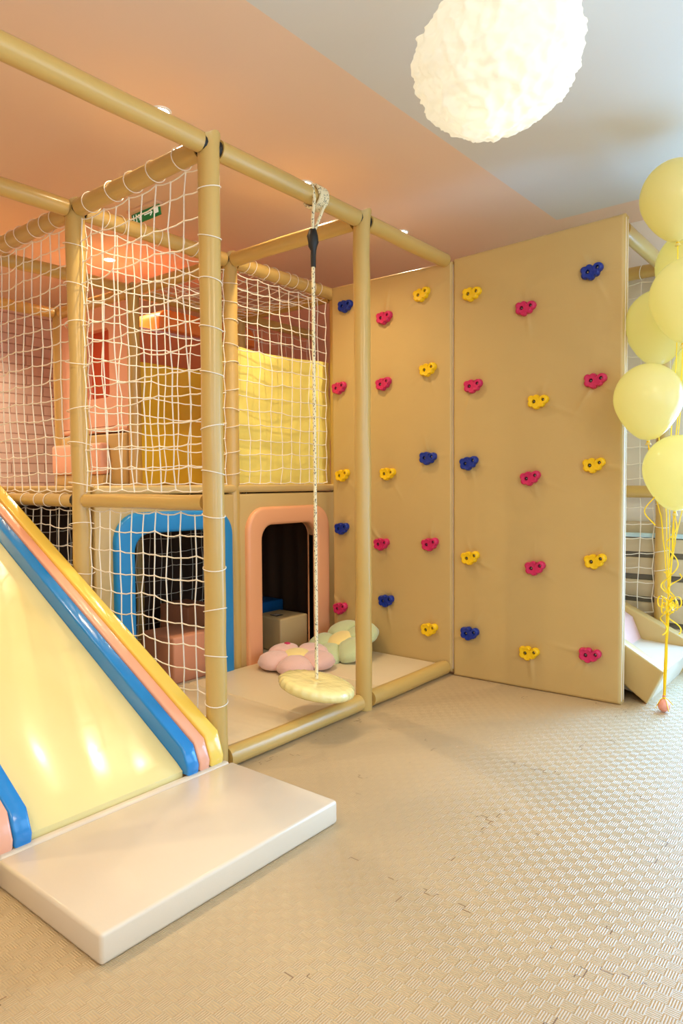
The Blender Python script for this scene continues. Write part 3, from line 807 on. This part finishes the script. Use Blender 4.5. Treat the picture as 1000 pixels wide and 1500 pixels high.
# ------------------------------------------------------------------ downlights and exit sign
DL = [(-2.803, 2.094, 'white recessed ceiling spotlight behind the top beam, nearest the front post'),
      (-2.807, 3.134, 'white recessed ceiling spotlight just above where the swing rope is wound'),
      (-2.807, 4.173, 'white recessed ceiling spotlight above the beam end by the climbing wall'),
      (-4.93, 3.165, 'white recessed ceiling spotlight over the upper deck, seen through the nets')]
HID = [(-2.80, 1.05), (-2.80, 0), (-2.80, -1.05), (-4.93, 1.05), (-4.93, 2.1), (-6.2, 2.6), (-6.1, 1.2)]  # unseen spots without fixtures; leftmost pair added to brighten the brick wall
def downlight(x, y, label):
    t = thing('ceiling_spotlight', label, 'ceiling light', (x, y, ZC), 'recessed ceiling spotlights')
    part('trim_ring', MB().lathe([(.040, -.001), (.042, -.006), (.051, -.005), (.053, 0)], (x, y, ZC), 28), 'white', t)
    part('lens', MB().lathe([(0, -.003), (.040, -.003)], (x, y, ZC), 24), 'lens', t)
def lamp(kind, name, loc, col, e, **k):
    l = bpy.data.lights.new(name, kind); l.color = col; l.energy = e
    for a, c in k.items(): setattr(l, a, c)
    o = bpy.data.objects.new(name, l); C.objects.link(o); o.location = loc; return o
for p in BULBS: lamp('POINT', 'bulb', p, (1, .95, .80), BULB/3, shadow_soft_size=.03)
WARM = (1, .80, .50)
for x, y, lb in DL: downlight(x, y, lb)
for x, y in [(d[0], d[1]) for d in DL]+HID:
    lamp('SPOT', 'spot', (x, y, ZC-.02), WARM, SPOT*(1.8 if x < -6 else 1), spot_size=R(125), spot_blend=.9, shadow_soft_size=.025)

es = thing('exit_sign', 'small green exit sign with white figure fixed under the pink ceiling', 'exit sign', (-3.83, 2.75, ZC))
part('housing', MB().box(-3.985, -3.672, 2.69, 2.75, ZC-.018, ZC, .004), 'housing', es)
face = MB().box(-.15, .15, -.034, .034, -.005, .005, .002)
FM = Matrix.Translation((-3.83, 2.735, ZC-.048)) @ Matrix.Rotation(R(-82), 4, 'X')
face.xform(FM); part('sign_face', face, 'green', es, 'green face')
pic = MB()
# running figure, door and arrow
for (a, c, d_, e) in ((-.13, -.10, -.03, .03), ):
    pic.box(a, a+.006, d_, e, -.008, -.0055); pic.box(c, c+.006, d_, e, -.008, -.0055); pic.box(a, c+.006, e-.005, e, -.008, -.0055)
pic.path([(-.06, .022, -.0065), (-.058, .022, -.0065)], .008, 8)
for q in (((-.062, .012), (-.055, -.008)), ((-.055, -.008), (-.045, -.028)), ((-.055, -.008), (-.072, -.02)), ((-.062, .010), (-.045, .002)), ((-.062, .010), (-.078, .0))):
    pic.path([(q[0][0], q[0][1], -.0065), (q[1][0], q[1][1], -.0065)], .0035, 6)
pic.path([(-.01, 0, -.0065), (.07, 0, -.0065)], .004, 6)
pic.path([(.05, .02, -.0065), (.072, 0, -.0065), (.05, -.02, -.0065)], .004, 6)
pic.box(.09, .135, -.02, .02, -.008, -.0055)
pic.xform(FM @ Matrix.Diagonal((1, .8, 1, 1))); part('pictogram', pic, 'signwhite', es, 'white running figure and arrow')

# ------------------------------------------------------------------ balloons
BAL = [
    ((-0.934, 3.960, 2.737), 0.179, 'topmost yellow balloon, high in the cluster under the ceiling', None),
    ((-0.910, 4.221, 2.438), 0.189, 'yellow balloon half hidden just under the topmost one', None),
    ((-0.832, 3.780, 2.169), 0.180, 'front yellow balloon below the topmost one, overlapping the half hidden one', None),
    ((-1.036, 4.049, 2.109), 0.176, 'yellow balloon hanging left of the cluster, third from the top on that side', (0.25, 9, -0.03)),
    ((-1.003, 3.744, 1.673), 0.168, 'lowest but one yellow balloon, overlapping the edge of the climbing wall', (0.42, 13, 0.02)),
    ((-0.873, 3.803, 1.308), 0.167, 'lowest yellow balloon of the cluster', (0.4, 12, -0.02)),
    ((-0.826, 4.232, 1.848), 0.181, 'yellow balloon at the right edge behind the one overlapping the climbing wall', None),
]
knots = []
wt = Vector((-.957, 3.944, 0)); hub = Vector((-.945, 3.955, .60))
def balloon(i, c, r, label, tail):
    c = Vector(c)
    t = thing('balloon', label, 'balloon', c, 'yellow balloons tied to the peach weight')
    prof = [(0, r*1.06)]
    for k in range(1, 25):
        a = math.pi*k/26; z = math.cos(a)
        rad = math.sin(a)*r
        h = z*r*1.06 if z > 0 else z*r*(1.06+.22*(-z)**2.2)
        if z < 0: rad *= 1-.10*(-z)**1.5
        prof.append((rad, h))
    zb = -r*1.30
    prof += [(r*.055, zb+.008), (r*.035, zb), (r*.075, zb-.012), (r*.09, zb-.018), (0, zb-.016)]
    lean = Matrix.Rotation(R(random.uniform(-5, 5)), 4, 'X') @ Matrix.Rotation(R(random.uniform(-5, 5)), 4, 'Y')
    mb = MB().lathe(prof, (0, 0, 0), 40).xform(Matrix.Translation(c) @ lean)
    part('envelope', mb, 'balloon', t, ang=60)
    kp = c+lean @ Vector((0, 0, zb-.004))
    part('knot', MB().lathe([(0, .01), (.008, .006), (.009, 0), (.007, -.006), (0, -.01)], kp, 12), 'ribbon', t, 'deep yellow knot')
    rb = MB(); pts = []
    for k in range(13):
        f = k/12
        q = kp.lerp(hub+Vector((random.uniform(-.006, .006), random.uniform(-.006, .006), .02*i)), f)
        q += Vector((math.sin(f*7+i)*.012*math.sin(math.pi*f), math.cos(f*6+i*2)*.012*math.sin(math.pi*f), 0)); pts.append(q)
    flat(rb, pts, .003)
    if tail:
        q0 = kp+Vector((0, 0, -.01)); pts = []
        nT = 34
        for k in range(nT):
            f = k/(nT-1); a = f*tail[1]
            pts.append(q0+Vector((math.sin(a)*.03*min(1, f*3)+tail[2]*f, math.cos(a)*.03*min(1, f*3)-.0, -tail[0]*f)))
        flat(rb, pts, .0032)
    part('ribbon', rb, 'ribbon', t, 'thin yellow ribbon')
def flat(mb, pts, w):
    """ribbon strip with a little thickness"""
    b = mb.bm; side = Vector((.777, .629, 0)); N_ = len(pts); rings = []
    for i, p in enumerate(pts):
        t_ = (Vector(pts[min(i+1, N_-1)])-Vector(pts[max(i-1, 0)])).normalized()
        s_ = side-t_*side.dot(t_)
        s_ = s_.normalized() if s_.length > .05 else t_.orthogonal().normalized()
        n_ = t_.cross(s_)*.0008
        p = Vector(p)
        rings.append([b.verts.new(p-s_*w/1-n_), b.verts.new(p+s_*w-n_), b.verts.new(p+s_*w+n_), b.verts.new(p-s_*w+n_)])
    for A, B in zip(rings, rings[1:]):
        for k in range(4): b.faces.new([A[k], A[(k+1) % 4], B[(k+1) % 4], B[k]])
for i, (c, r, lab, tail) in enumerate(BAL): balloon(i, c, r, lab, tail)
bw = thing('balloon_weight', 'small peach water balloon on the floor holding the yellow ribbons down', 'balloon weight', wt)
part('envelope', MB().lathe([(0, .003), (.014, .005), (.026, .014), (.032, .03), (.031, .044), (.022, .060), (.012, .070), (.005, .076), (.008, .086), (.010, .092), (0, .091)], wt, 28), 'weight', bw, ang=60)
part('knot', MB().lathe([(0, .01), (.008, .006), (.009, 0), (.007, -.006), (0, -.01)], wt+Vector((0, 0, .076)), 12), 'ribbon', bw, 'yellow knot')
tl = MB()
for k in range(4):
    a = k*1.7+.4
    tl.path([wt+Vector((0, 0, .078)), wt+Vector((.02*math.cos(a), .02*math.sin(a), .07)), wt+Vector((.045*math.cos(a), .045*math.sin(a), .04-.008*k))], .0022, 6)
part('ribbon_ends', tl, 'ribbon', bw, 'yellow ribbon ends')
rbn = thing('ribbon_bundle', 'bundle of yellow curling ribbons gathered in a bow above the peach weight', 'ribbon', hub)
mb = MB()
top = Vector((-.925, 3.90, 1.05))
for k in range(5):
    pts = [hub.lerp(wt+Vector((0, 0, .08)), f/8)+Vector((math.sin(f*.8+k)*.004, math.cos(f*.7+k*2)*.004, 0)) for f in range(9)]
    flat(mb, pts, .005)
part('strands', mb, 'ribbon', rbn)
mb = MB()
for k in range(9):
    a = k*2.4; pts = []
    for e in range(16):
        f = e/15; th = f*2*math.pi
        rr2 = .035+.012*(k % 3)
        pts.append(hub+Vector((math.cos(a)*rr2*math.sin(th/2)*1.1, math.sin(a)*rr2*math.sin(th/2), .03*math.sin(th)-.01*(k % 4))))
    flat(mb, pts, .004)
for k in range(4):
    a = k*1.9+.5; pts = []
    for e in range(30):
        f = e/29; th = f*9
        pts.append(hub+Vector((math.cos(a)*.05*f+.022*math.sin(th), math.sin(a)*.05*f+.022*math.cos(th), (.16 if k % 2 else -.17)*f)))
    flat(mb, pts, .0035)
part('bow', mb, 'ribbon', rbn)

# ------------------------------------------------------------------ right of the wall: small slide, radiator cover
rs = thing('toddler_slide', 'small tan padded slide with pink and off-white bed behind the climbing wall by the balloons', 'slide', (-1.3, 4.45, 0))
near = [(-1.068, 0), (-.978, .196), (-1.186, .318), (-2.1, .866), (-2.1, .65), (-1.184, .083)]
part('side_rail', MB().prism(near, 1, 4.02, 4.12, .012, 3), 'tan', rs)
far = [(-1.068, 0), (-.96, .19), (-1.074, .249), (-1.443, .427), (-2.1, .75), (-2.1, .5), (-1.3, .1)]
part('side_rail', MB().prism(far, 1, 4.78, 4.88, .012, 3), 'tan', rs)
part('landing', MB().prism([(-1.07, 0.0), (-.985, .185), (-1.29, .20), (-1.45, .27), (-1.3, .05)], 1, 4.122, 4.778, .01, 2), 'slideoff', rs, 'off-white landing pad')
part('slide_bed', MB().prism([(-1.30, .195), (-1.36, .345), (-2.1, .78), (-2.1, .5), (-1.45, .2)], 1, 4.122, 4.778, .01, 2), 'babypink', rs, 'baby pink slide bed')
part('support', MB().box(-2.1, -1.75, 4.05, 4.85, 0, .4, .01), 'tan', rs)
rc = thing('radiator_cover', 'low tan slatted radiator cover along the back wall behind the balloons', 'radiator cover', (-1.4, 5.02, 0))
mb = MB(); sl_ = MB()
part('box', MB().box(-2.2, -1.02, 5.03, YF-.001, 0, .97, .004), 'cover', rc)
zs = [0.02, .135, .335, .51, .675, .83]
zz = [(.04, .10), (.155, .275), (.32, .435), (.48, .60), (.645, .765)]
for k, (a, c) in enumerate(((.03, .245), (.285, .41), (.45, .565), (.605, .72), (.76, .855))):
    part('slat', MB().box(-2.2, -1.02, 5.0, 5.03, a, c, .004), 'cover', rc)
part('backing', MB().box(-2.2, -1.02, 5.022, 5.031, .02, .87), 'slot', rc, 'grey gaps between the slats')
part('edge_strip', MB().box(-2.2, .9, 4.985, 5.03, .862, .892, .003), 'sky', rc, 'edge strip with pale blue daylight put into its colour')  # gleam of daylight on the cover's edge, painted as a strip

# ------------------------------------------------------------------ light
SKYC, BLUE = (.48, .74, 1), (.30, .61, 1)
for i, (a, c) in enumerate(WIN):
    o = lamp('AREA', 'daylight', (XR+.17, (a+c)/2, (WZ[0]+WZ[1])/2), SKYC, DAY)
    o.data.shape = 'RECTANGLE'; o.data.size = WZ[1]-WZ[0]; o.data.size_y = c-a; o.rotation_euler = (0, R(90), 0)
o = lamp('AREA', 'daylight', ((DX[0]+DX[1])/2, YF+.11, (DZ[0]+DZ[1])/2), BLUE, DOOR)
o.data.shape = 'RECTANGLE'; o.data.size = DX[1]-DX[0]; o.data.size_y = DZ[1]-DZ[0]; o.rotation_euler = (R(-90), 0, 0); o.data.spread = R(150)
o = lamp('AREA', 'open_sky', (1.2, 8.2, 4.6), BLUE, SKY)
o.data.shape = 'RECTANGLE'; o.data.size = 5; o.data.size_y = 3; o.data.spread = R(100)
o.rotation_euler = (Vector((-.9, 3.2, 0))-o.location).to_track_quat('-Z', 'Y').to_euler()
# two added warm point lights, unseen, fill the room from the viewer's side
for x, y in ((-.4, -.6), (.6, 1.6)):
    lamp('POINT', 'warm_fill_light', (x, y, 2.6), (1, .82, .58), PT, shadow_soft_size=.28)
wd = bpy.data.worlds.new('daylight'); bpy.context.scene.world = wd; wd.use_nodes = True
wd.node_tree.nodes['Background'].inputs[0].default_value = (.75, .87, 1, 1); wd.node_tree.nodes['Background'].inputs[1].default_value = .6

# ------------------------------------------------------------------ camera
cam = bpy.data.cameras.new('camera'); co = bpy.data.objects.new('camera', cam); C.objects.link(co)
cam.sensor_fit = 'VERTICAL'; cam.sensor_height = 36; cam.lens = 36*1005/1500; cam.clip_start = .02
yaw, pit, rol = R(39.0), R(-2.4), R(.39)
fw = Vector((-math.sin(yaw)*math.cos(pit), math.cos(yaw)*math.cos(pit), math.sin(pit)))
rt = fw.cross(Vector((0, 0, 1))).normalized(); up = rt.cross(fw)
r2 = rt*math.cos(rol)-up*math.sin(rol); u2 = rt*math.sin(rol)+up*math.cos(rol)
co.matrix_world = Matrix(((r2.x, u2.x, -fw.x, 0), (r2.y, u2.y, -fw.y, 0), (r2.z, u2.z, -fw.z, 1.25), (0, 0, 0, 1)))
sc = bpy.context.scene; sc.camera = co
sc.view_settings.view_transform = 'Standard'; sc.view_settings.look = 'None'; sc.view_settings.gamma = 1
sc.view_settings.use_curve_mapping = False; sc.view_settings.exposure = EXPO
sc.cycles.use_denoising = True; sc.cycles.max_bounces = 8; sc.cycles.diffuse_bounces = 5; sc.cycles.sample_clamp_indirect = 6
